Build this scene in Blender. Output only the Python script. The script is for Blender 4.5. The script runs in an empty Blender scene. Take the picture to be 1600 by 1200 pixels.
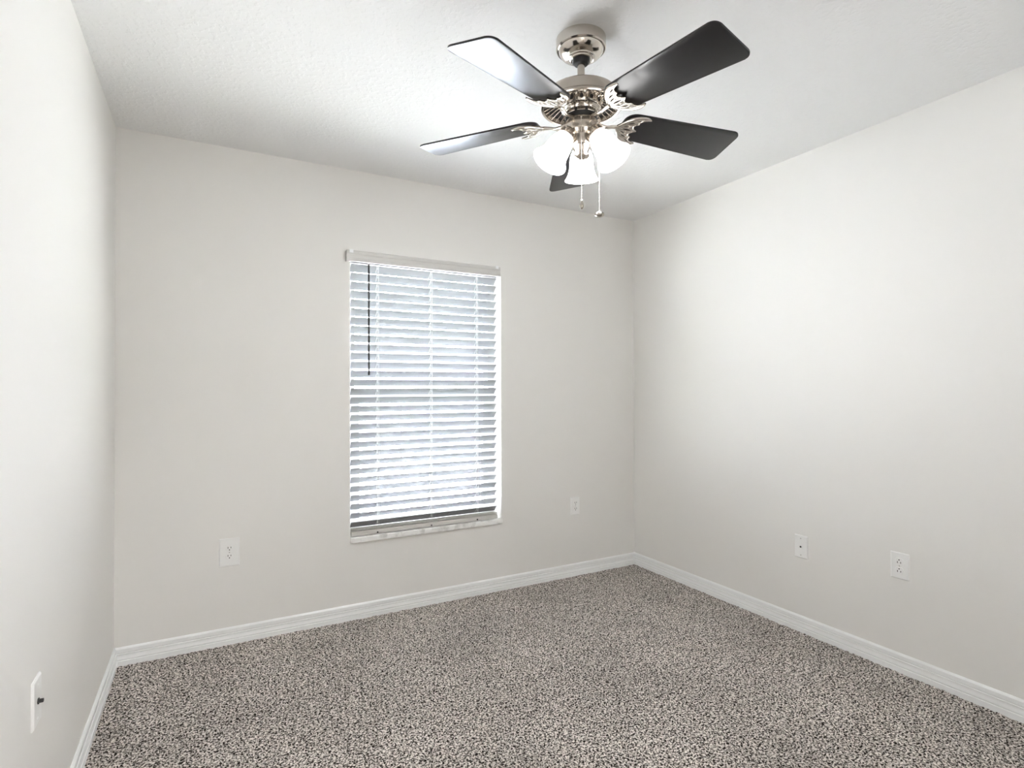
import bpy, bmesh, math, random
import numpy as np
from mathutils import Vector, Matrix
random.seed(4)
PI = math.pi
S = bpy.context.scene
C = S.collection

# ------------------------------------------------------------------ camera
FPX = 869.06
cd = bpy.data.cameras.new('camera'); cam = bpy.data.objects.new('camera', cd); C.objects.link(cam)
cam.location = (0.3743, -3.0696, 1.2410)
yaw, pit, rol = 0.4988, 0.0097, -0.0034
fw = Vector((math.sin(yaw)*math.cos(pit), math.cos(yaw)*math.cos(pit), math.sin(pit)))
rt = Vector((math.cos(yaw), -math.sin(yaw), 0)); up = rt.cross(fw)
r2 = math.cos(rol)*rt + math.sin(rol)*up; u2 = -math.sin(rol)*rt + math.cos(rol)*up
cam.rotation_euler = Matrix((r2, u2, -fw)).transposed().to_euler()
cd.sensor_width = 36; cd.lens = 36*FPX/1600; cd.clip_start = 0.02
S.camera = cam

# ------------------------------------------------------------------ view + world
S.view_settings.view_transform = 'Standard'; S.view_settings.look = 'None'
S.view_settings.gamma = 1; S.view_settings.use_curve_mapping = False
S.view_settings.exposure = 1.35
S.cycles.use_denoising = True
S.cycles.max_bounces = 16; S.cycles.diffuse_bounces = 10; S.cycles.glossy_bounces = 6
S.cycles.sample_clamp_indirect = 8
W = bpy.data.worlds.new('world'); S.world = W; W.use_nodes = True
bg = W.node_tree.nodes['Background']; bg.inputs[0].default_value = (0.90, 0.95, 1.0, 1); bg.inputs[1].default_value = 14

def area(name, loc, rot, sx, sy, power, col=(1, 1, 1), portal=False):
    l = bpy.data.lights.new(name, 'AREA'); l.shape = 'RECTANGLE'; l.size = sx; l.size_y = sy
    l.energy = power; l.color = col
    if portal: l.cycles.is_portal = True
    o = bpy.data.objects.new(name, l); C.objects.link(o); o.location = loc; o.rotation_euler = rot
    return o
# daylight enters through the one window: the portal only guides its sampling
area('window_portal', (1.507, 0.26, 1.2), (-PI/2, 0, 0), 0.92, 1.52, 1, portal=True)
sl = bpy.data.lights.new('sun', 'SUN'); sl.energy = 900; sl.angle = .01; sl.color = (1, .985, .985)
so = bpy.data.objects.new('sun', sl); C.objects.link(so); so.rotation_euler = Vector((-.25, 1, -1.1)).to_track_quat('-Z', 'Y').to_euler()
# fill light added under the unseen hall ceiling, behind the camera
area('added_fill_light', (1.1, -4.6, 2.36), (0, 0, 0), 0.5, 0.5, 31, (1, .995, .99))

# ------------------------------------------------------------------ materials
def mat(name, col, rough=.5, metal=0, spec=.5, emis=None, es=0):
    m = bpy.data.materials.new(name); m.use_nodes = True
    b = m.node_tree.nodes['Principled BSDF']
    b.inputs['Base Color'].default_value = (*col, 1); b.inputs['Roughness'].default_value = rough
    b.inputs['Metallic'].default_value = metal; b.inputs['Specular IOR Level'].default_value = spec
    if emis: b.inputs['Emission Color'].default_value = (*emis, 1); b.inputs['Emission Strength'].default_value = es
    return m
def N(m, t, **k):
    n = m.node_tree.nodes.new(t)
    for a, v in k.items(): setattr(n, a, v)
    return n
def bump(m, scale, strength, dist=.002, detail=3, lo=None, hi=None, vec=None):
    nt = m.node_tree; b = nt.nodes['Principled BSDF']
    g = N(m, 'ShaderNodeNewGeometry'); no = N(m, 'ShaderNodeTexNoise'); no.inputs['Scale'].default_value = scale
    no.inputs['Detail'].default_value = detail
    nt.links.new(g.outputs['Position'], no.inputs['Vector'])
    h = no.outputs['Fac']
    if lo is not None:
        r = N(m, 'ShaderNodeMapRange', interpolation_type='SMOOTHSTEP'); r.inputs[1].default_value = lo; r.inputs[2].default_value = hi
        nt.links.new(h, r.inputs[0]); h = r.outputs[0]
    bp = N(m, 'ShaderNodeBump'); bp.inputs['Strength'].default_value = strength; bp.inputs['Distance'].default_value = dist
    nt.links.new(h, bp.inputs['Height']); nt.links.new(bp.outputs[0], b.inputs['Normal'])
    return m
M = {}
M['wall'] = bump(mat('wall_paint', (.786, .775, .752), .55, spec=.25), 60, .08, .0012)
M['ceiling'] = bump(mat('ceiling_texture', (.81, .81, .81), .8, spec=.1), 55, .3, .0025, 4, .5, .62)
M['trim'] = mat('trim_white', (.86, .87, .87), .35)
M['plastic'] = mat('white_plastic', (.85, .85, .84), .3)
M['hole'] = mat('dark_slot', (.015, .014, .013), .6)
M['screw'] = mat('screw_metal', (.55, .54, .52), .35, .8)
M['nickel'] = bump(mat('brushed_nickel', (.50, .45, .395), .22, 1.0), 300, .05, .0004)
M['nickel_bright'] = mat('polished_nickel', (.60, .56, .51), .14, 1.0)
M['black_metal'] = mat('black_metal', (.02, .02, .02), .4, .3)
M['blade'] = mat('blade_black', (.005, .0045, .0055), .33, spec=.6)
M['glass_shade'] = mat('frosted_glass', (.9, .9, .9), .35, emis=(1, .99, .98), es=3.5)
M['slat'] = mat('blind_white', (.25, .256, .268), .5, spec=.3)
M['valance'] = mat('valance_white', (.60, .59, .57), .4)
M['rail'] = mat('rail_white', (.60, .585, .56), .4)
M['vinyl'] = mat('vinyl_white', (.85, .86, .87), .3)
M['cord'] = mat('blind_cord', (.75, .76, .77), .8)
M['wand'] = mat('wand_black', (.008, .008, .01), .25)
m = mat('sill_marble', (.8, .8, .79), .3); M['sill'] = m
n = N(m, 'ShaderNodeTexNoise'); n.inputs['Scale'].default_value = 22; n.inputs['Detail'].default_value = 8
g = N(m, 'ShaderNodeNewGeometry'); m.node_tree.links.new(g.outputs['Position'], n.inputs['Vector'])
r = N(m, 'ShaderNodeValToRGB'); r.color_ramp.elements[0].color = (.60, .59, .58, 1); r.color_ramp.elements[1].color = (.84, .84, .83, 1)
r.color_ramp.elements[0].position = .35; r.color_ramp.elements[1].position = .52
m.node_tree.links.new(n.outputs['Fac'], r.inputs[0]); m.node_tree.links.new(r.outputs[0], m.node_tree.nodes['Principled BSDF'].inputs[0])
# carpet
m = mat('carpet_frieze', (.4, .36, .33), .95, spec=.05); M['carpet'] = m; nt = m.node_tree
g = N(m, 'ShaderNodeNewGeometry')
n1 = N(m, 'ShaderNodeTexNoise'); n1.inputs['Scale'].default_value = 150; n1.inputs['Detail'].default_value = 1.5; n1.inputs['Distortion'].default_value = .6
n2 = N(m, 'ShaderNodeTexNoise'); n2.inputs['Scale'].default_value = 2.2; n2.inputs['Detail'].default_value = 2
n3 = N(m, 'ShaderNodeTexNoise'); n3.inputs['Scale'].default_value = 260; n3.inputs['Detail'].default_value = 0
for q in (n1, n2, n3): nt.links.new(g.outputs['Position'], q.inputs['Vector'])
cr = N(m, 'ShaderNodeValToRGB'); e = cr.color_ramp.elements
e[0].position = .37; e[0].color = (.016, .013, .011, 1); e[1].position = .62; e[1].color = (.84, .785, .735, 1)
k = e.new(.44); k.color = (.11, .092, .08, 1); k = e.new(.50); k.color = (.40, .362, .33, 1)
nt.links.new(n1.outputs['Fac'], cr.inputs[0])
mr = N(m, 'ShaderNodeMapRange'); mr.inputs[1].default_value = .3; mr.inputs[2].default_value = .7; mr.inputs[3].default_value = .84; mr.inputs[4].default_value = 1.06
nt.links.new(n2.outputs['Fac'], mr.inputs[0])
mx = N(m, 'ShaderNodeMix', data_type='RGBA', blend_type='MULTIPLY'); mx.inputs[0].default_value = 1
nt.links.new(cr.outputs[0], mx.inputs[6]); nt.links.new(mr.outputs[0], mx.inputs[7])
nt.links.new(mx.outputs[2], nt.nodes['Principled BSDF'].inputs[0])
bp = N(m, 'ShaderNodeBump'); bp.inputs['Strength'].default_value = .8; bp.inputs['Distance'].default_value = .004
nt.links.new(n1.outputs['Fac'], bp.inputs['Height']); nt.links.new(bp.outputs[0], nt.nodes['Principled BSDF'].inputs['Normal'])
# outside
M['stucco'] = bump(mat('stucco', (.66, .69, .74), .9, spec=.1), 90, .4, .004)
M['grass'] = bump(mat('lawn', (.10, .11, .085), .95, spec=.1), 60, .6, .01)
M['concrete'] = mat('concrete', (.74, .74, .72), .9)
M['shade_glass'] = mat('dark_window_glass', (.10, .12, .16), .08)
m = bpy.data.materials.new('window_glass'); m.use_nodes = True; M['glass'] = m; nt = m.node_tree
nt.nodes.remove(nt.nodes['Principled BSDF'])
tr = N(m, 'ShaderNodeBsdfTransparent'); gl = N(m, 'ShaderNodeBsdfGlossy'); gl.inputs['Roughness'].default_value = .02
ms = N(m, 'ShaderNodeMixShader'); ms.inputs[0].default_value = .06
nt.links.new(tr.outputs[0], ms.inputs[1]); nt.links.new(gl.outputs[0], ms.inputs[2])
nt.links.new(ms.outputs[0], nt.nodes['Material Output'].inputs[0])

# ------------------------------------------------------------------ mesh helpers
def obj(name, bm, m, parent=None, smooth=None, mw=None):
    me = bpy.data.meshes.new(name); bm.normal_update(); bm.to_mesh(me); bm.free()
    me.materials.append(m)
    if smooth is not None:
        for p in me.polygons: p.use_smooth = True
        me.set_sharp_from_angle(angle=math.radians(smooth))
    o = bpy.data.objects.new(name, me); C.objects.link(o)
    if parent: o.parent = parent
    return o
def tag(o, label=None, cat=None, group=None, kind=None):
    for a, v in (('label', label), ('category', cat), ('group', group), ('kind', kind)):
        if v: o[a] = v
    return o
def thing(name, label, cat, loc, group=None):
    o = bpy.data.objects.new(name, None); C.objects.link(o); o.location = loc; o.empty_display_size = .05
    return tag(o, label, cat, group)
def box(bm, x0, x1, y0, y1, z0, z1, bev=0, mw=None, seg=2):
    r = bmesh.ops.create_cube(bm, size=1)
    vs = r['verts']
    for v in vs: v.co = Vector(((x0+x1)/2+v.co.x*(x1-x0), (y0+y1)/2+v.co.y*(y1-y0), (z0+z1)/2+v.co.z*(z1-z0)))
    if bev:
        es = list({e for v in vs for e in v.link_edges})
        r = bmesh.ops.bevel(bm, geom=es, offset=bev, segments=seg, profile=.6, affect='EDGES')
        vs = r['verts']
    if mw is not None:
        for v in vs: v.co = mw @ v.co
    return vs
def bx(name, x0, x1, y0, y1, z0, z1, m, parent=None, bev=0):
    bm = bmesh.new(); box(bm, x0, x1, y0, y1, z0, z1, bev); return obj(name, bm, m, parent, 40 if bev else None)
def lathe(bm, prof, seg=48, axis=Matrix.Identity(4), scallop=None):
    """prof: list of (radius, z); revolved about local z"""
    rings = []
    for (r, z) in prof:
        if r < 1e-6: rings.append([bm.verts.new(axis @ Vector((0, 0, z)))]); continue
        rings.append([bm.verts.new(axis @ Vector((r*math.cos(2*PI*i/seg), r*math.sin(2*PI*i/seg), z))) for i in range(seg)])
    for a, b in zip(rings, rings[1:]):
        if len(a) == 1 and len(b) == 1: continue
        for i in range(seg):
            j = (i+1) % seg
            if len(a) == 1: bm.faces.new((a[0], b[j], b[i]))
            elif len(b) == 1: bm.faces.new((a[i], a[j], b[0]))
            else: bm.faces.new((a[i], a[j], b[j], b[i]))
    bmesh.ops.recalc_face_normals(bm, faces=bm.faces[:])
def tube(bm, pts, rad, seg=10, flat=1.0, nrm=None, caps=True):
    """pts: list of Vectors, rad: number or list; flat: scale of the section along nrm"""
    pts = [Vector(p) for p in pts]; n = len(pts)
    rad = rad if isinstance(rad, (list, tuple)) else [rad]*n
    up = Vector(nrm) if nrm is not None else None; rings = []
    prev = None
    for i, p in enumerate(pts):
        t = (pts[min(i+1, n-1)] - pts[max(i-1, 0)]).normalized()
        if up is not None: a = (up - t*up.dot(t)).normalized()
        else:
            if prev is None:
                prev = Vector((0, 0, 1)) if abs(t.z) < .9 else Vector((1, 0, 0))
            a = (prev - t*prev.dot(t)).normalized(); prev = a
        b = t.cross(a)
        rings.append([bm.verts.new(p + a*math.cos(2*PI*k/seg)*rad[i]*flat + b*math.sin(2*PI*k/seg)*rad[i]) for k in range(seg)])
    for A, B in zip(rings, rings[1:]):
        for k in range(seg):
            j = (k+1) % seg; bm.faces.new((A[k], A[j], B[j], B[k]))
    if caps: bm.faces.new(rings[0][::-1]); bm.faces.new(rings[-1])
def spline(P, n=8):
    P = [Vector(p) for p in P]; out = []
    for i in range(len(P)-1):
        p0 = P[max(i-1, 0)]; p1 = P[i]; p2 = P[i+1]; p3 = P[min(i+2, len(P)-1)]
        for k in range(n):
            t = k/n
            out.append(.5*((2*p1)+(p2-p0)*t+(2*p0-5*p1+4*p2-p3)*t*t+(3*p1-p0-3*p2+p3)*t**3))
    out.append(P[-1]); return out
def prism(bm, pts, z0, z1):
    a = [bm.verts.new((x, y, z0)) for x, y in pts]; b = [bm.verts.new((x, y, z1)) for x, y in pts]
    n = len(pts); bm.faces.new(a[::-1]); bm.faces.new(b)
    for i in range(n):
        j = (i+1) % n; bm.faces.new((a[i], a[j], b[j], b[i]))
def struct(o): o['kind'] = 'structure'; return o

# ------------------------------------------------------------------ room shell
RW, RD, RH = 3.036, -3.45, 2.44     # width, front wall y, height
WX0, WX1, WZ0, WZ1 = 1.046, 1.969, 0.412, 1.975
T = .20
bm = bmesh.new()
box(bm, -T, WX0, 0, T, -.1, RH+.1); box(bm, WX1, RW+T, 0, T, -.1, RH+.1)
box(bm, WX0, WX1, 0, T, -.1, WZ0); box(bm, WX0, WX1, 0, T, WZ1, RH+.1)
bmesh.ops.remove_doubles(bm, verts=bm.verts[:], dist=1e-5)
struct(obj('wall_back', bm, M['wall']))
struct(bx('wall_left', -T, 0, -5.4, 0, -.1, RH+.1, M['wall']))
struct(bx('wall_right', RW, RW+T, RD, 0, -.1, RH+.1, M['wall']))
# wall behind the photographer, with a doorway to the hall
bm = bmesh.new()
box(bm, .95, RW+T, RD-.12, RD, -.1, RH+.1); box(bm, 0, .12, RD-.12, RD, -.1, RH+.1); box(bm, .12, .95, RD-.12, RD, 2.05, RH+.1)
struct(obj('wall_front', bm, M['wall']))
struct(bx('wall_hall_end', -T, RW+T, -5.5, -5.4, -.1, RH+.1, M['wall']))
struct(bx('wall_hall_side', RW, RW+T, -5.4, RD-.12, -.1, RH+.1, M['wall']))
struct(bx('ceiling', -T, RW+T, -5.5, T, RH, RH+.1, M['ceiling']))
# carpeted floor, with real tuft relief
sx, sy = .0075, .0075
nx, ny = int(RW/sx)+1, int(3.45/sy)+1
xs = np.linspace(0, RW, nx); ys = np.linspace(RD, 0, ny)
X, Y = np.meshgrid(xs, ys)
rng = np.random.default_rng(3)
Z = rng.random(X.shape)*.005 - .003
co = np.stack([X, Y, Z], -1).reshape(-1, 3).astype(np.float32)
i = (np.arange(ny-1)[:, None]*nx + np.arange(nx-1)[None, :]).reshape(-1)
q = np.stack([i, i+1, i+nx+1, i+nx], -1).astype(np.int32)
me = bpy.data.meshes.new('floor'); me.vertices.add(len(co)); me.vertices.foreach_set('co', co.reshape(-1))
me.loops.add(q.size); me.loops.foreach_set('vertex_index', q.reshape(-1)); me.polygons.add(len(q))
me.polygons.foreach_set('loop_start', np.arange(0, q.size, 4, dtype=np.int32)); me.update(calc_edges=True)
me.polygons.foreach_set('use_smooth', np.ones(len(q), bool)); me.materials.append(M['carpet'])
fl = bpy.data.objects.new('floor', me); C.objects.link(fl); fl['kind'] = 'structure'
struct(bx('floor_hall', 0, RW, -5.4, RD, -.1, 0, M['carpet']))

# baseboards: moulded profile (depth, height), mitred at the corners
prof = [(0, -.01), (.0150, -.01), (.0150, .0205), (.0145, .0215), (.0105, .0225), (.0115, .026), (.0135, .0285), (.0130, .032), (.0105, .038), (.0095, .044), (.0100, .0485), (.0112, .0500),
        (.0112, .0515), (.0068, .0525), (.0070, .0550), (.0092, .0575), (.0092, .073), (.0062, .078), (.0035, .0807), (0, .0807)]
def baseboard(name, a, b, inward, mit_a, mit_b):
    a, b, inward = Vector(a), Vector(b), Vector(inward); t = (b-a).normalized(); bm = bmesh.new()
    A = [bm.verts.new(a + inward*d + t*d*mit_a + Vector((0, 0, z))) for d, z in prof]
    B = [bm.verts.new(b + inward*d - t*d*mit_b + Vector((0, 0, z))) for d, z in prof]
    n = len(prof)
    for k in range(n):
        j = (k+1) % n; bm.faces.new((A[k], A[j], B[j], B[k]))
    bm.faces.new(A[::-1]); bm.faces.new(B); bmesh.ops.recalc_face_normals(bm, faces=bm.faces[:])
    return struct(obj(name, bm, M['trim'], None, 25))
baseboard('baseboard_back', (0, 0, 0), (RW, 0, 0), (0, -1, 0), 1, 1)
baseboard('baseboard_left', (0, RD, 0), (0, 0, 0), (1, 0, 0), 0, 1)
baseboard('baseboard_right', (RW, RD, 0), (RW, 0, 0), (-1, 0, 0), 0, 1)

# ------------------------------------------------------------------ window
win = bpy.data.objects.new('window_1', None); C.objects.link(win); win.location = (1.507, .1, .44); win['kind'] = 'structure'
def wpart(name, bm, m, sm=None):
    for v in bm.verts: v.co -= Vector(win.location)
    return obj(name, bm, m, win, sm)
GY = .115
bm = bmesh.new()
box(bm, WX0, WX0+.045, GY-.02, GY+.05, WZ0+.03, WZ1, .003); box(bm, WX1-.045, WX1, GY-.02, GY+.05, WZ0+.03, WZ1, .003)
box(bm, WX0+.045, WX1-.045, GY-.02, GY+.05, WZ1-.045, WZ1, .003); box(bm, WX0+.045, WX1-.045, GY-.02, GY+.05, WZ0+.03, WZ0+.065, .003)
wpart('window_frame', bm, M['vinyl'], 40)
bm = bmesh.new()
box(bm, WX0+.045, WX1-.045, GY-.012, GY+.022, 1.19, 1.235, .003)
box(bm, WX0+.045, WX0+.075, GY-.012, GY+.022, WZ0+.065, 1.19, .003); box(bm, WX1-.075, WX1-.045, GY-.012, GY+.022, WZ0+.065, 1.19, .003)
box(bm, WX0+.075, WX1-.075, GY-.012, GY+.022, WZ0+.065, WZ0+.10, .003)
wpart('lower_sash', bm, M['vinyl'], 40)
bm = bmesh.new(); box(bm, WX0+.075, WX1-.075, GY+.002, GY+.006, WZ0+.10, 1.19); wpart('lower_pane', bm, M['glass'])
bm = bmesh.new(); box(bm, WX0+.045, WX1-.045, GY+.03, GY+.034, 1.235, WZ1-.045); wpart('upper_pane', bm, M['glass'])
bm = bmesh.new(); box(bm, WX0+.001, WX1+.002, -.014, GY-.02, WZ0-.001, WZ0+.030, .006, seg=4); wpart('window_sill', bm, M['sill'], 50)

# ------------------------------------------------------------------ blind
BX0, BX1 = 1.054, 1.945
blind = thing('window_blind', 'white slatted window blind, half open, hanging in the window', 'blind', (1.5, .03, 1.96))
bl = Vector(blind.location)
def bpart(name, bm, m, sm=None, parent=None):
    for v in bm.verts: v.co -= bl
    return obj(name, bm, m, parent or blind, sm)
# moulded valance on the wall side (profile swept along x)
vp = [(-.026, 1.934), (-.040, 1.934), (-.0425, 1.938), (-.0425, 1.950), (-.0385, 1.953), (-.0385, 1.970), (-.041, 1.974), (-.041, 1.988), (-.037, 1.994), (-.026, 1.994)]
bm = bmesh.new(); VX0, VX1 = 1.021, 1.946
A = [bm.verts.new((VX0, y, z)) for y, z in vp]; B = [bm.verts.new((VX1, y, z)) for y, z in vp]
for k in range(len(vp)):
    j = (k+1) % len(vp); bm.faces.new((A[k], A[j], B[j], B[k]))
bm.faces.new(A[::-1]); bm.faces.new(B); bmesh.ops.recalc_face_normals(bm, faces=bm.faces[:])
box(bm, VX0, VX0+.008, -.026, -.001, 1.936, 1.992, .001); box(bm, VX1-.008, VX1, -.026, -.001, 1.936, 1.992, .001)
bpart('valance', bm, M['valance'], 30)
for x in (VX0+.012, VX1-.036):
    bm = bmesh.new(); box(bm, x, x+.024, -.030, .008, 1.992, 1.9965, .001); box(bm, x+.002, x+.022, -.0445, -.040, 1.979, 1.9965, .001)
    box(bm, x+.002, x+.022, -.042, -.028, 1.9945, 1.9975, .0005)
    bpart('valance_clip', bm, M['vinyl'], 30)
bm = bmesh.new(); box(bm, BX0, BX1, -.006+.012, .056, 1.935, WZ1-.001, .002); bpart('headrail', bm, M['slat'], 30)
# slats: gently crowned, room edge tipped up
PITCH, SW, TILT = .04864, .052, math.radians(43.5)
SY = .030
def slat_bm(z, tilt, w=SW):
    bm = bmesh.new(); t = .0026; n = 6; top = []; bot = []
    for i in range(n+1):
        u = (i/n-.5)*w; c = .0022*(1-(2*u/w)**2)
        for lst, off in ((top, t/2), (bot, -t/2)):
            yy = u; zz = c+off
            lst.append((yy*math.cos(tilt)+zz*math.sin(tilt), -yy*math.sin(tilt)+zz*math.cos(tilt)))
    ring = top+bot[::-1]
    A = [bm.verts.new((BX0, SY+y, z+q)) for y, q in ring]; B = [bm.verts.new((BX1, SY+y, z+q)) for y, q in ring]
    for k in range(len(ring)):
        j = (k+1) % len(ring); bm.faces.new((A[k], A[j], B[j], B[k]))
    bm.faces.new(A[::-1]); bm.faces.new(B); bmesh.ops.recalc_face_normals(bm, faces=bm.faces[:])
    return bm
z = 1.9126; slats = []
proto = bpart('slat', slat_bm(z, TILT), M['slat'], 40); slats.append(z)
while z-PITCH > .495:
    z -= PITCH; slats.append(z)
    s = proto.copy(); C.objects.link(s); s.parent = blind; s.location = (0, 0, z-1.9126)
    s.rotation_euler.y = random.uniform(-.0012, .0012)
for k, zz in enumerate((.4800, .4740)):     # spare slats lying on the bottom rail
    bpart('slat', slat_bm(zz, .03), M['rail'], 40)
bm = bmesh.new(); box(bm, BX0-.001, BX1+.001, SY-.026, SY+.026, .4445, .4695, .003); bpart('bottom_rail', bm, M['rail'], 30)
for x in (1.197, 1.512, 1.806):
    bm = bmesh.new()
    for sgn in (-1, 1):
        y = SY + sgn*.0225
        tube(bm, [(x, y, 1.93), (x, y, .475)], .0009, 6)
    tube(bm, [(x+.008, SY-.0235, 1.93), (x+.008, SY-.0235, .475)], .0008, 6)
    for zz in slats:                        # ladder rungs under each slat
        dy, dz = .0225, .0225*math.tan(TILT)
        tube(bm, [(x, SY-dy, zz+dz-.0035), (x, SY+dy, zz-dz-.0035)], .0008, 5)
        tube(bm, [(x, SY-dy, zz+dz-.0035), (x+.002, SY-dy-.001, zz+dz-.022)], .0012, 5)
    bpart('ladder_cord', bm, M['cord'])
    bm = bmesh.new(); lathe(bm, [(0, -.003), (.004, -.003), (.005, 0), (.004, .002), (0, .002)], 12, Matrix.Translation((x, SY-.027, .452)) @ Matrix.Rotation(PI/2, 4, 'X'))
    bpart('cord_plug', bm, M['hole'])
bm = bmesh.new(); tube(bm, [(1.1455, -.012, 1.932), (1.1455, -.012, 1.322)], .0052, 8)
wand = bpart('tilt_wand', bm, M['wand'], 60); wand['label'] = 'thin black tilt wand'
bm = bmesh.new(); tube(bm, spline([(1.1455, .006, 1.94), (1.1455, -.010, 1.945), (1.1455, -.012, 1.93)], 6), .0018, 6)
bpart('wand_hook', bm, M['vinyl'], 60, wand)

# ------------------------------------------------------------------ wall plates
def place(loc, rz):                       # local: x across, z up, -y out of the wall
    return Matrix.Translation(loc) @ Matrix.Rotation(rz, 4, 'Z')
def plate_bm(w, h, t=.0058):
    bm = bmesh.new()
    ins = .0035
    A = [bm.verts.new((x*w/2, 0, z*h/2)) for x, z in ((-1, -1), (1, -1), (1, 1), (-1, 1))]
    B = [bm.verts.new((x*w/2, -.0022, z*h/2)) for x, z in ((-1, -1), (1, -1), (1, 1), (-1, 1))]
    D = [bm.verts.new((x*(w/2-ins), -t, z*(h/2-ins))) for x, z in ((-1, -1), (1, -1), (1, 1), (-1, 1))]
    for P_, Q_ in ((A, B), (B, D)):
        for i in range(4):
            j = (i+1) % 4; bm.faces.new((P_[i], P_[j], Q_[j], Q_[i]))
    bm.faces.new(A[::-1]); bm.faces.new(D); bmesh.ops.recalc_face_normals(bm, faces=bm.faces[:])
    return bm
RX = Matrix.Rotation(PI/2, 4, 'X')        # lathe axis z -> -y
def outlet(name, label, loc, rz, w, h, flip=False):
    t = thing(name, label, 'outlet', loc, 'duplex wall outlets'); t.rotation_euler.z = rz
    obj('cover_plate', plate_bm(w, h), M['plastic'], t)
    for s in (-1, 1):
        bm = bmesh.new(); cz = s*.0195; pts = []
        for i in range(32):               # round face with flat top and bottom
            a = 2*PI*i/32; pts.append((.0172*math.cos(a), max(-.0142, min(.0142, .0172*math.sin(a)))))
        A = [bm.verts.new((x, -.0055, cz+z)) for x, z in pts]; B = [bm.verts.new((x, -.0078, cz+z)) for x, z in pts]
        D = [bm.verts.new((x*.95, -.0086, cz+z*.95)) for x, z in pts]
        for P_, Q_ in ((A, B), (B, D)):
            for i in range(32):
                j = (i+1) % 32; bm.faces.new((P_[i], P_[j], Q_[j], Q_[i]))
        bm.faces.new(D); bmesh.ops.recalc_face_normals(bm, faces=bm.faces[:])
        rc = obj('receptacle', bm, M['plastic'], t, 40)
        f = -1 if flip else 1
        bm = bmesh.new()
        box(bm, -.0078, -.0052, -.0092, -.0084, cz+f*.004-.0042, cz+f*.004+.0042); box(bm, .0052, .0078, -.0092, -.0084, cz+f*.004-.0035, cz+f*.004+.0035)
        lathe(bm, [(0, .0084), (.0026, .0084), (.0026, .0092), (0, .0092)], 12, Matrix.Translation((0, 0, cz-f*.0068)) @ RX)
        obj('slots', bm, M['hole'], rc)
    bm = bmesh.new(); lathe(bm, [(.0030, .0058), (.0030, .0068), (.0018, .0074), (0, .0074)], 16, RX); obj('screw', bm, M['screw'], t, 40)
    return t
outlet('wall_outlet', 'oversized white duplex outlet on the window wall, left of the blind', (.4635, 0, .4475), 0, .090, .136)
outlet('wall_outlet', 'small white duplex outlet on the window wall, right of the blind near the corner', (2.522, 0, .4625), 0, .070, .117)
outlet('wall_outlet', 'white duplex outlet on the right wall, mounted with ground holes up', (RW, -1.7345, .4625), -PI/2, .074, .115, True)
t = thing('cable_jack', 'white wall plate with one small dark jack hole, on the right wall', 'wall plate', (RW, -1.272, .4325)); t.rotation_euler.z = -PI/2
obj('cover_plate', plate_bm(.072, .116), M['plastic'], t)
bm = bmesh.new(); lathe(bm, [(.0085, .0055), (.0085, .0068), (.0065, .0075), (.0035, .0075), (.0035, .0065)], 20, RX); obj('jack_ring', bm, M['plastic'], t, 40)
bm = bmesh.new(); lathe(bm, [(0, .0066), (.0048, .0066), (.0048, .0082), (0, .0082)], 16, RX); obj('jack_hole', bm, M['hole'], t)
for s in (-1, 1):
    bm = bmesh.new(); lathe(bm, [(.0030, .0058), (.0030, .0068), (.0018, .0074), (0, .0074)], 16, Matrix.Translation((0, 0, s*.042)) @ RX); obj('screw', bm, M['screw'], t, 40)
t = thing('coax_plate', 'white wall plate with a short dark coax connector sticking out, on the left wall', 'wall plate', (0, -1.302, .478)); t.rotation_euler.z = PI/2
obj('cover_plate', plate_bm(.072, .116), M['plastic'], t)
bm = bmesh.new(); lathe(bm, [(.0075, .0055), (.0075, .0085), (.0048, .0085), (.0048, .017), (.0030, .017), (.0030, .012), (0, .012)], 6, RX)
cx = obj('coax_connector', bm, M['black_metal'], t, 30); cx['label'] = 'dark threaded connector'
for s in (-1, 1):
    bm = bmesh.new(); lathe(bm, [(.0030, .0058), (.0030, .0068), (.0018, .0074), (0, .0074)], 16, Matrix.Translation((0, 0, s*.042)) @ RX); obj('screw', bm, M['plastic'], t, 40)

# ------------------------------------------------------------------ ceiling fan
FX, FY = 1.4910, -1.5215
fan = thing('ceiling_fan', 'brushed nickel ceiling fan with five glossy black blades and three lit glass shades', 'ceiling fan', (FX, FY, RH))
Zc = lambda z: z-RH                       # room height -> fan local
def fl_lathe(name, prof, m, parent=fan, sm=35, seg=64):
    bm = bmesh.new(); lathe(bm, [(r, Zc(z)) for r, z in prof], seg); return obj(name, bm, m, parent, sm)
fl_lathe('canopy', [(0, 2.4395), (.082, 2.4395), (.0850, 2.437), (.0850, 2.408), (.0845, 2.403), (.0815, 2.400), (.0800, 2.402), (.0775, 2.4025), (.0770, 2.399),
                    (.0735, 2.392), (.066, 2.383), (.056, 2.377), (.0475, 2.3745), (.0465, 2.371), (.0440, 2.3695), (.0420, 2.371), (.0400, 2.3705),
                    (.0385, 2.366), (.0355, 2.3645), (.0340, 2.366), (0, 2.366)], M['nickel_bright'])
fl_lathe('canopy_bushing', [(0, 2.370), (.030, 2.370), (.0295, 2.360), (.0235, 2.352), (.020, 2.351), (0, 2.351)], M['black_metal'])
fl_lathe('downrod', [(.0125, 2.36), (.0125, 2.25)], M['nickel'])
fl_lathe('motor_housing', [(.0, 2.270), (.022, 2.270), (.026, 2.262), (.060, 2.2605), (.100, 2.257), (.1165, 2.252), (.1215, 2.2465), (.1240, 2.238), (.1290, 2.212),
                           (.1345, 2.207), (.1370, 2.2035), (.1365, 2.199), (.132, 2.1965), (.1275, 2.199), (.1240, 2.214), (.120, 2.220), (.063, 2.236), (.0, 2.236)], M['nickel'])
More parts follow.
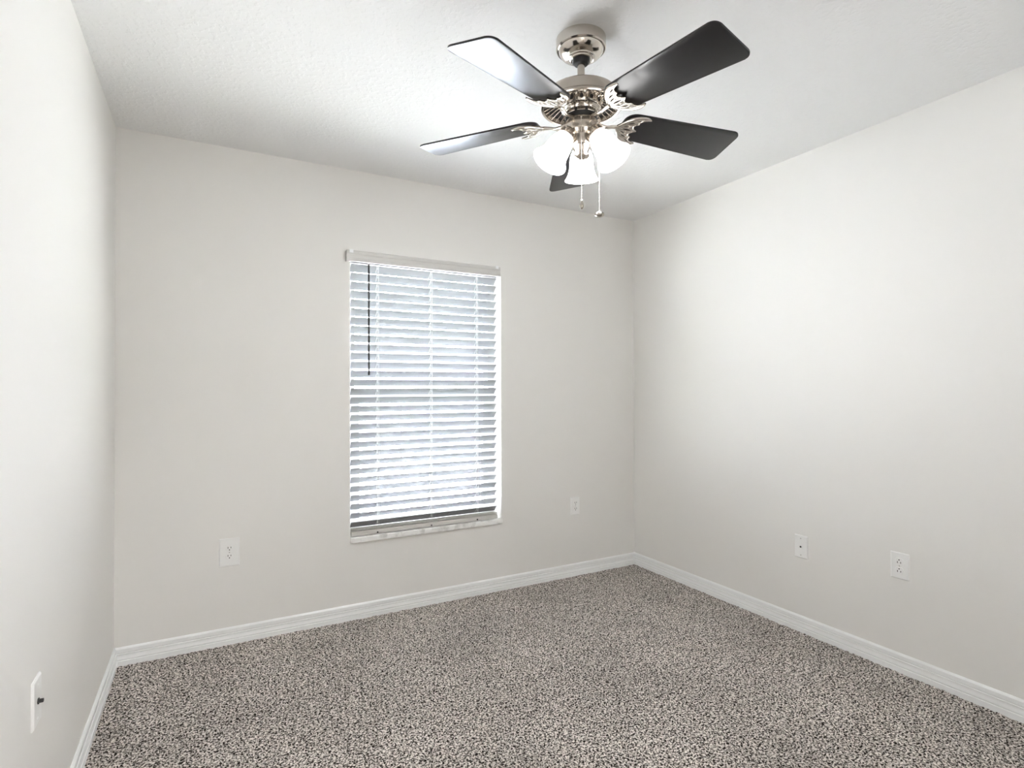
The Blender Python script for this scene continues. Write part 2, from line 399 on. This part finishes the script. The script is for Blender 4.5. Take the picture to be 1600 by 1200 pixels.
# radial ribs between the rim and the neck on the underside
bm = bmesh.new()
for i in range(36):
    R_ = Matrix.Rotation(2*PI*i/36, 4, 'Z')
    tube(bm, [R_ @ Vector((.066, 0, Zc(2.2300))), R_ @ Vector((.095, 0, Zc(2.2215))), R_ @ Vector((.128, 0, Zc(2.2045)))], .0034, 6)
obj('vent_ribs', bm, M['nickel_bright'], fan, 50)
bm = bmesh.new(); lathe(bm, [(.064, Zc(2.2345)), (.119, Zc(2.2195)), (.1235, Zc(2.2135))], 64); obj('vent_screen', bm, M['black_metal'], fan)
# neck with a ring of round openings between little columns
fl_lathe('vent_neck', [(.0765, 2.232), (.0780, 2.227), (.0755, 2.2225), (.0710, 2.2215), (.0655, 2.2005), (.0645, 2.1985), (.0670, 2.196), (.0670, 2.193), (.0610, 2.191),
                       (.0570, 2.188), (.0580, 2.185), (.0545, 2.182), (.046, 2.181), (0, 2.181)], M['nickel_bright'])
bc = bmesh.new()
for i in range(13):
    R_ = Matrix.Rotation(2*PI*(i+.5)/13, 4, 'Z'); bm = bmesh.new()
    hx = R_ @ Matrix.Translation((.0682, 0, Zc(2.211))) @ Matrix.Rotation(PI/2+.25, 4, 'Y')
    lathe(bm, [(0, -.002), (.0060, -.002), (.0060, .0010), (0, .0010)], 16, hx)
    obj('vent_hole', bm, M['hole'], fan)
    lathe(bc, [(.0060, -.001), (.0066, .0018), (.0080, .0018), (.0086, -.001)], 16, hx)
    R_ = Matrix.Rotation(2*PI*i/13, 4, 'Z')
    tube(bc, [R_ @ Vector((.0725, 0, Zc(2.222))), R_ @ Vector((.0692, 0, Zc(2.211))), R_ @ Vector((.0665, 0, Zc(2.200)))], [.0050, .0020, .0042], 8)
obj('neck_columns', bc, M['nickel_bright'], fan, 50)
fl_lathe('flywheel', [(0, 2.184), (.048, 2.184), (.054, 2.181), (.054, 2.164), (.050, 2.158), (0, 2.158)], M['black_metal'])
bm = bmesh.new()
for i in range(10):
    R_ = Matrix.Rotation(2*PI*(i+.5)/10, 4, 'Z')
    box(bm, .0505, .0560, -.0135, .0135, Zc(2.170), Zc(2.180), .0012, R_)
obj('hub_plates', bm, M['nickel_bright'], fan, 30)
fl_lathe('switch_housing', [(0, 2.160), (.040, 2.159), (.052, 2.155), (.0575, 2.146), (.0590, 2.131), (.0590, 2.118), (.0575, 2.113), (.0545, 2.1115), (.0520, 2.108), (.0440, 2.104),
                            (.0395, 2.101), (.0385, 2.094), (.0385, 2.075), (.0365, 2.070), (.0325, 2.068), (.0300, 2.064), (.0250, 2.053), (.0240, 2.046),
                            (.0265, 2.040), (.0270, 2.036), (.0220, 2.030), (.0120, 2.026), (.0080, 2.023), (.0085, 2.018), (.0060, 2.013), (0, 2.012)], M['nickel'])

# blades and the cast irons that carry them
ZB, R1, TH0, W0, W1, PITCHB, DROOP = 2.1735, .586, math.radians(276.3), .067, .084, math.radians(-11.0), math.atan(.0583)
def blade_outline():
    R0 = .150; f = lambda r: W0+(W1-W0)*(r-.2)/(R1-.2)
    pts = []
    def corner(cx, cy, rad, a0, a1, n=7):
        for i in range(n+1):
            a = a0+(a1-a0)*i/n; pts.append((cx+rad*math.cos(a), cy+rad*math.sin(a)))
    ct, cr_ = .024, .040
    corner(R1-ct, -f(R1)+ct, ct, -PI/2, 0); corner(R1-ct, f(R1)-ct, ct, 0, PI/2)
    corner(R0+cr_, f(R0)-cr_, cr_, PI/2, PI); corner(R0+cr_, -f(R0)+cr_, cr_, PI, 1.5*PI)
    return pts
def make_blade():
    bm = bmesh.new(); prism(bm, blade_outline(), -.0025, .0035)
    es = [e for e in bm.edges if abs(e.verts[0].co.z-e.verts[1].co.z) < 1e-6]
    bmesh.ops.bevel(bm, geom=es, offset=.0012, segments=2, profile=.6, affect='EDGES')
    b = obj('fan_blade', bm, M['blade'], fan, 35); return b
def plate2d(outline, holes, half, bev):
    """a flat casting with openings and rounded edges: filled curve turned into bmesh"""
    cu = bpy.data.curves.new('tmp', 'CURVE'); cu.dimensions = '2D'; cu.fill_mode = 'BOTH'; cu.extrude = half; cu.bevel_depth = bev; cu.bevel_resolution = 3
    for P in [outline]+holes:
        sp = cu.splines.new('POLY'); sp.points.add(len(P)-1); sp.use_cyclic_u = True
        for q, p in zip(sp.points, P): q.co = (p[0], p[1], 0, 1)
    o = bpy.data.objects.new('tmp', cu); C.objects.link(o); bpy.context.view_layer.update()
    me = bpy.data.meshes.new_from_object(o.evaluated_get(bpy.context.evaluated_depsgraph_get()))
    bm = bmesh.new(); bm.from_mesh(me); bmesh.ops.remove_doubles(bm, verts=bm.verts[:], dist=1e-6)
    bpy.data.objects.remove(o); bpy.data.curves.remove(cu); bpy.data.meshes.remove(me)
    return bm
def make_iron():
    """crescent filigree bracket under the blade root, with its arm to the hub"""
    z = -.0115; up = (0, 0, 1)
    V2 = lambda r, n: Vector((r, n, 0))
    half = spline([V2(.207, 0), V2(.196, .007), V2(.188, .019), V2(.192, .029), V2(.200, .034), V2(.199, .044), V2(.208, .055), V2(.231, .064)], 6)
    half += spline([V2(.231, .064), V2(.214, .069), V2(.188, .063), V2(.163, .047), V2(.146, .026), V2(.134, .009), V2(.130, 0)], 6)[1:]
    out = [tuple(p[:2]) for p in half] + [(p.x, -p.y) for p in half[1:-1][::-1]]
    def leaf(a, b, w, bend=0):
        a, b = Vector(a), Vector(b); d = b-a; n = Vector((-d.y, d.x)).normalized(); pts = []
        for i in range(12): t = i/12; pts.append(a+d*t+n*(w*math.sin(PI*t)+bend*math.sin(PI*t)))
        for i in range(12): t = 1-i/12; pts.append(a+d*t+n*(-w*math.sin(PI*t)+bend*math.sin(PI*t)))
        return [tuple(p) for p in pts]
    holes = [leaf((.150, 0), (.196, 0), .0050)]
    for s in (-1, 1):
        holes.append(leaf((.147, s*.008), (.186, s*.022), .0038, s*.002))
        holes.append(leaf((.158, s*.025), (.194, s*.037), .0042, s*.002))
        holes.append(leaf((.180, s*.045), (.214, s*.060), .0036, -s*.001))
    bm = plate2d(out, holes, .0016, .0016)
    for v in bm.verts: v.co.z += z
    V = lambda r, n, dz=0: Vector((r, n, z+dz))
    for s in (-1, 1):                       # raised horns along the inner side, and the scalloped rim
        h = spline([V(.233, s*.064), V(.214, s*.067), V(.188, s*.061), V(.163, s*.045), V(.147, s*.024), V(.136, s*.006)], 7)
        tube(bm, h, [.0026+.0038*math.sin(PI*(i/len(h))**.8) for i in range(len(h))], 10, .9, up)
        c = spline([V(.207, 0, -.001), V(.196, s*.007, -.001), V(.189, s*.019, -.001), V(.193, s*.029, -.001), V(.201, s*.034, -.001), V(.201, s*.044, -.001), V(.210, s*.056, -.001), V(.233, s*.064)], 6)
        tube(bm, c, .0034, 8, .9, up)
    for r, n_ in ((.176, .012), (.176, -.012)):
        lathe(bm, [(0, -.006), (.003, -.0055), (.0045, -.002), (.0045, .008)], 12, Matrix.Translation((r, n_, z)))
    a = spline([V(.045, 0, .000), V(.066, 0, -.006), (.092, 0, z-.010), V(.116, 0, -.004), V(.136, 0, 0)], 7)
    tube(bm, a, [.0085-.0022*math.sin(PI*i/28) for i in range(29)], 12, .8, up)
    return obj('blade_iron', bm, M['nickel_bright'], None, 50)
blades = []
b0 = make_blade(); i0 = make_iron(); i0.parent = b0
for k in range(5):
    if k == 0: b, ir = b0, i0
    else:
        b = b0.copy(); C.objects.link(b); b.parent = fan; ir = i0.copy(); C.objects.link(ir); ir.parent = b
    a = TH0 + 2*PI*k/5
    Mx = Matrix.Translation((0, 0, Zc(ZB))) @ Matrix.Rotation(a, 4, 'Z') @ Matrix.Rotation(DROOP, 4, 'Y') @ Matrix.Rotation(PITCHB, 4, 'X')
    b.matrix_local = Mx

# light kit: three arms, sockets and bell shades
CAMA = math.radians(234.2)
for k, da in enumerate((-60, 60, 180)):
    a = CAMA + math.radians(da); R_ = Matrix.Rotation(a, 4, 'Z')
    P_ = lambda rho, z: R_ @ Vector((rho, 0, Zc(z)))
    tilt = math.radians(33)
    bm = bmesh.new()
    tube(bm, spline([P_(.030, 2.098), P_(.045, 2.110), P_(.052, 2.108)], 6), .0085, 12)
    arm = obj('lamp_arm', bm, M['nickel'], fan, 50)
    # local frame at the socket top: axis pointing down and outward
    ax = Matrix.Translation(P_(.046, 2.1165)) @ R_ @ Matrix.Rotation(PI-tilt, 4, 'Y')
    bm = bmesh.new(); lathe(bm, [(0, -.002), (.018, -.001), (.026, .004), (.0295, .011), (.0300, .026), (.0335, .029), (.0335, .033), (.0300, .034)], 40, ax)
    sock = obj('lamp_socket', bm, M['nickel'], fan, 40)
    bm = bmesh.new()
    g = [(.0285, .028), (.0300, .034), (.0330, .040), (.0375, .050), (.0405, .062), (.0420, .076), (.0430, .090), (.0450, .104), (.0490, .118), (.0550, .130), (.0610, .139)]
    inner = [(r-.003, z) for r, z in g][::-1]; inner[0] = (.0590, .1385)
    lathe(bm, g+inner, 48, ax)
    sh = obj('glass_shade', bm, M['glass_shade'], fan, 50)
    bm = bmesh.new(); lathe(bm, [(0, .034), (.012, .034), (.014, .050), (.024, .072), (.027, .085), (.022, .102), (.010, .110), (0, .111)], 24, ax)
    obj('light_bulb', bm, M['glass_shade'], sh, 60)
    l = bpy.data.lights.new('bulb_glow', 'POINT'); l.energy = 4.0; l.color = (.99, .995, 1); l.shadow_soft_size = .03
    lo = bpy.data.objects.new('bulb_glow', l); C.objects.link(lo); lo.location = (FX, FY, RH) ; lo.location = Vector((FX, FY, RH)) + (ax @ Vector((0, 0, .128)))

# pull chains
def chain(ang, rho, z0, z1, fob):
    R_ = Matrix.Rotation(ang, 4, 'Z'); x, y, _ = R_ @ Vector((rho, 0, 0))
    bm = bmesh.new(); tube(bm, [(x, y, Zc(z0)), (x, y, Zc(z1))], .0007, 5)
    z = z0
    while z > z1:
        lathe(bm, [(0, -.0013), (.0011, -.0007), (.0011, .0007), (0, .0013)], 6, Matrix.Translation((x, y, Zc(z)))); z -= .0042
    ch = obj('pull_chain', bm, M['nickel_bright'], fan, 60)
    bm = bmesh.new(); lathe(bm, [(r, z) for r, z in fob], 24, Matrix.Translation((x, y, Zc(z1))))
    f = obj('chain_fob', bm, M['nickel_bright'], ch, 60)
    bm = bmesh.new(); ax = R_ @ Vector((1, 0, 0))
    tube(bm, [Vector((x, y, Zc(z0)))-ax*.012, Vector((x, y, Zc(z0)))+ax*.001], .003, 8); obj('chain_guide', bm, M['nickel_bright'], ch, 50)
    return f
chain(CAMA, .062, 2.142, 1.868, [(0, .002), (.0022, 0), (.003, -.004), (.0062, -.014), (.0078, -.021), (.0062, -.028), (.0025, -.032), (0, -.033)])
chain(math.radians(324.2), .060, 2.122, 1.843, [(0, .004), (.0025, .003), (.004, 0), (.011, -.002), (.0155, -.005), (.0165, -.009), (.0155, -.013), (.011, -.016), (.004, -.018), (0, -.018)])

# ------------------------------------------------------------------ outside the window
struct(bx('ground_outside', -8, 14, .2, 22, -.45, -.35, M['concrete']))
struct(bx('added_grass_strip', -8, 14, 0.2, 1.7, -.36, -.33, M['grass']))  # dark grass strip added to keep bounced light off the slat undersides
h = thing('neighbor_house', 'pale stucco house seen through the blind slats outside the window', 'house', (3, 3.6, -.35))
def hpart(name, x0, x1, y0, y1, z0, z1, m, parent=None):
    bm = bmesh.new(); box(bm, x0, x1, y0, y1, z0, z1)
    for v in bm.verts: v.co -= Vector((3, 3.6, -.35))
    return obj(name, bm, m, parent or h)
hpart('wall', -6, 12, 3.6, 3.8, -.36, 1.75, M['stucco'])
hpart('fascia', -6.2, 12.2, 3.4, 3.6, 1.70, 1.86, M['vinyl'])
hpart('window_glass', 2.55, 3.75, 3.585, 3.605, .30, 1.2, M['shade_glass'])
hpart('window_trim', 2.45, 2.55, 3.57, 3.605, .2, 1.3, M['vinyl']); hpart('window_trim', 3.75, 3.85, 3.57, 3.605, .2, 1.3, M['vinyl'])
hpart('window_trim', 2.55, 3.75, 3.57, 3.605, 1.2, 1.3, M['vinyl']); hpart('window_trim', 2.55, 3.75, 3.57, 3.605, .2, .3, M['vinyl'])
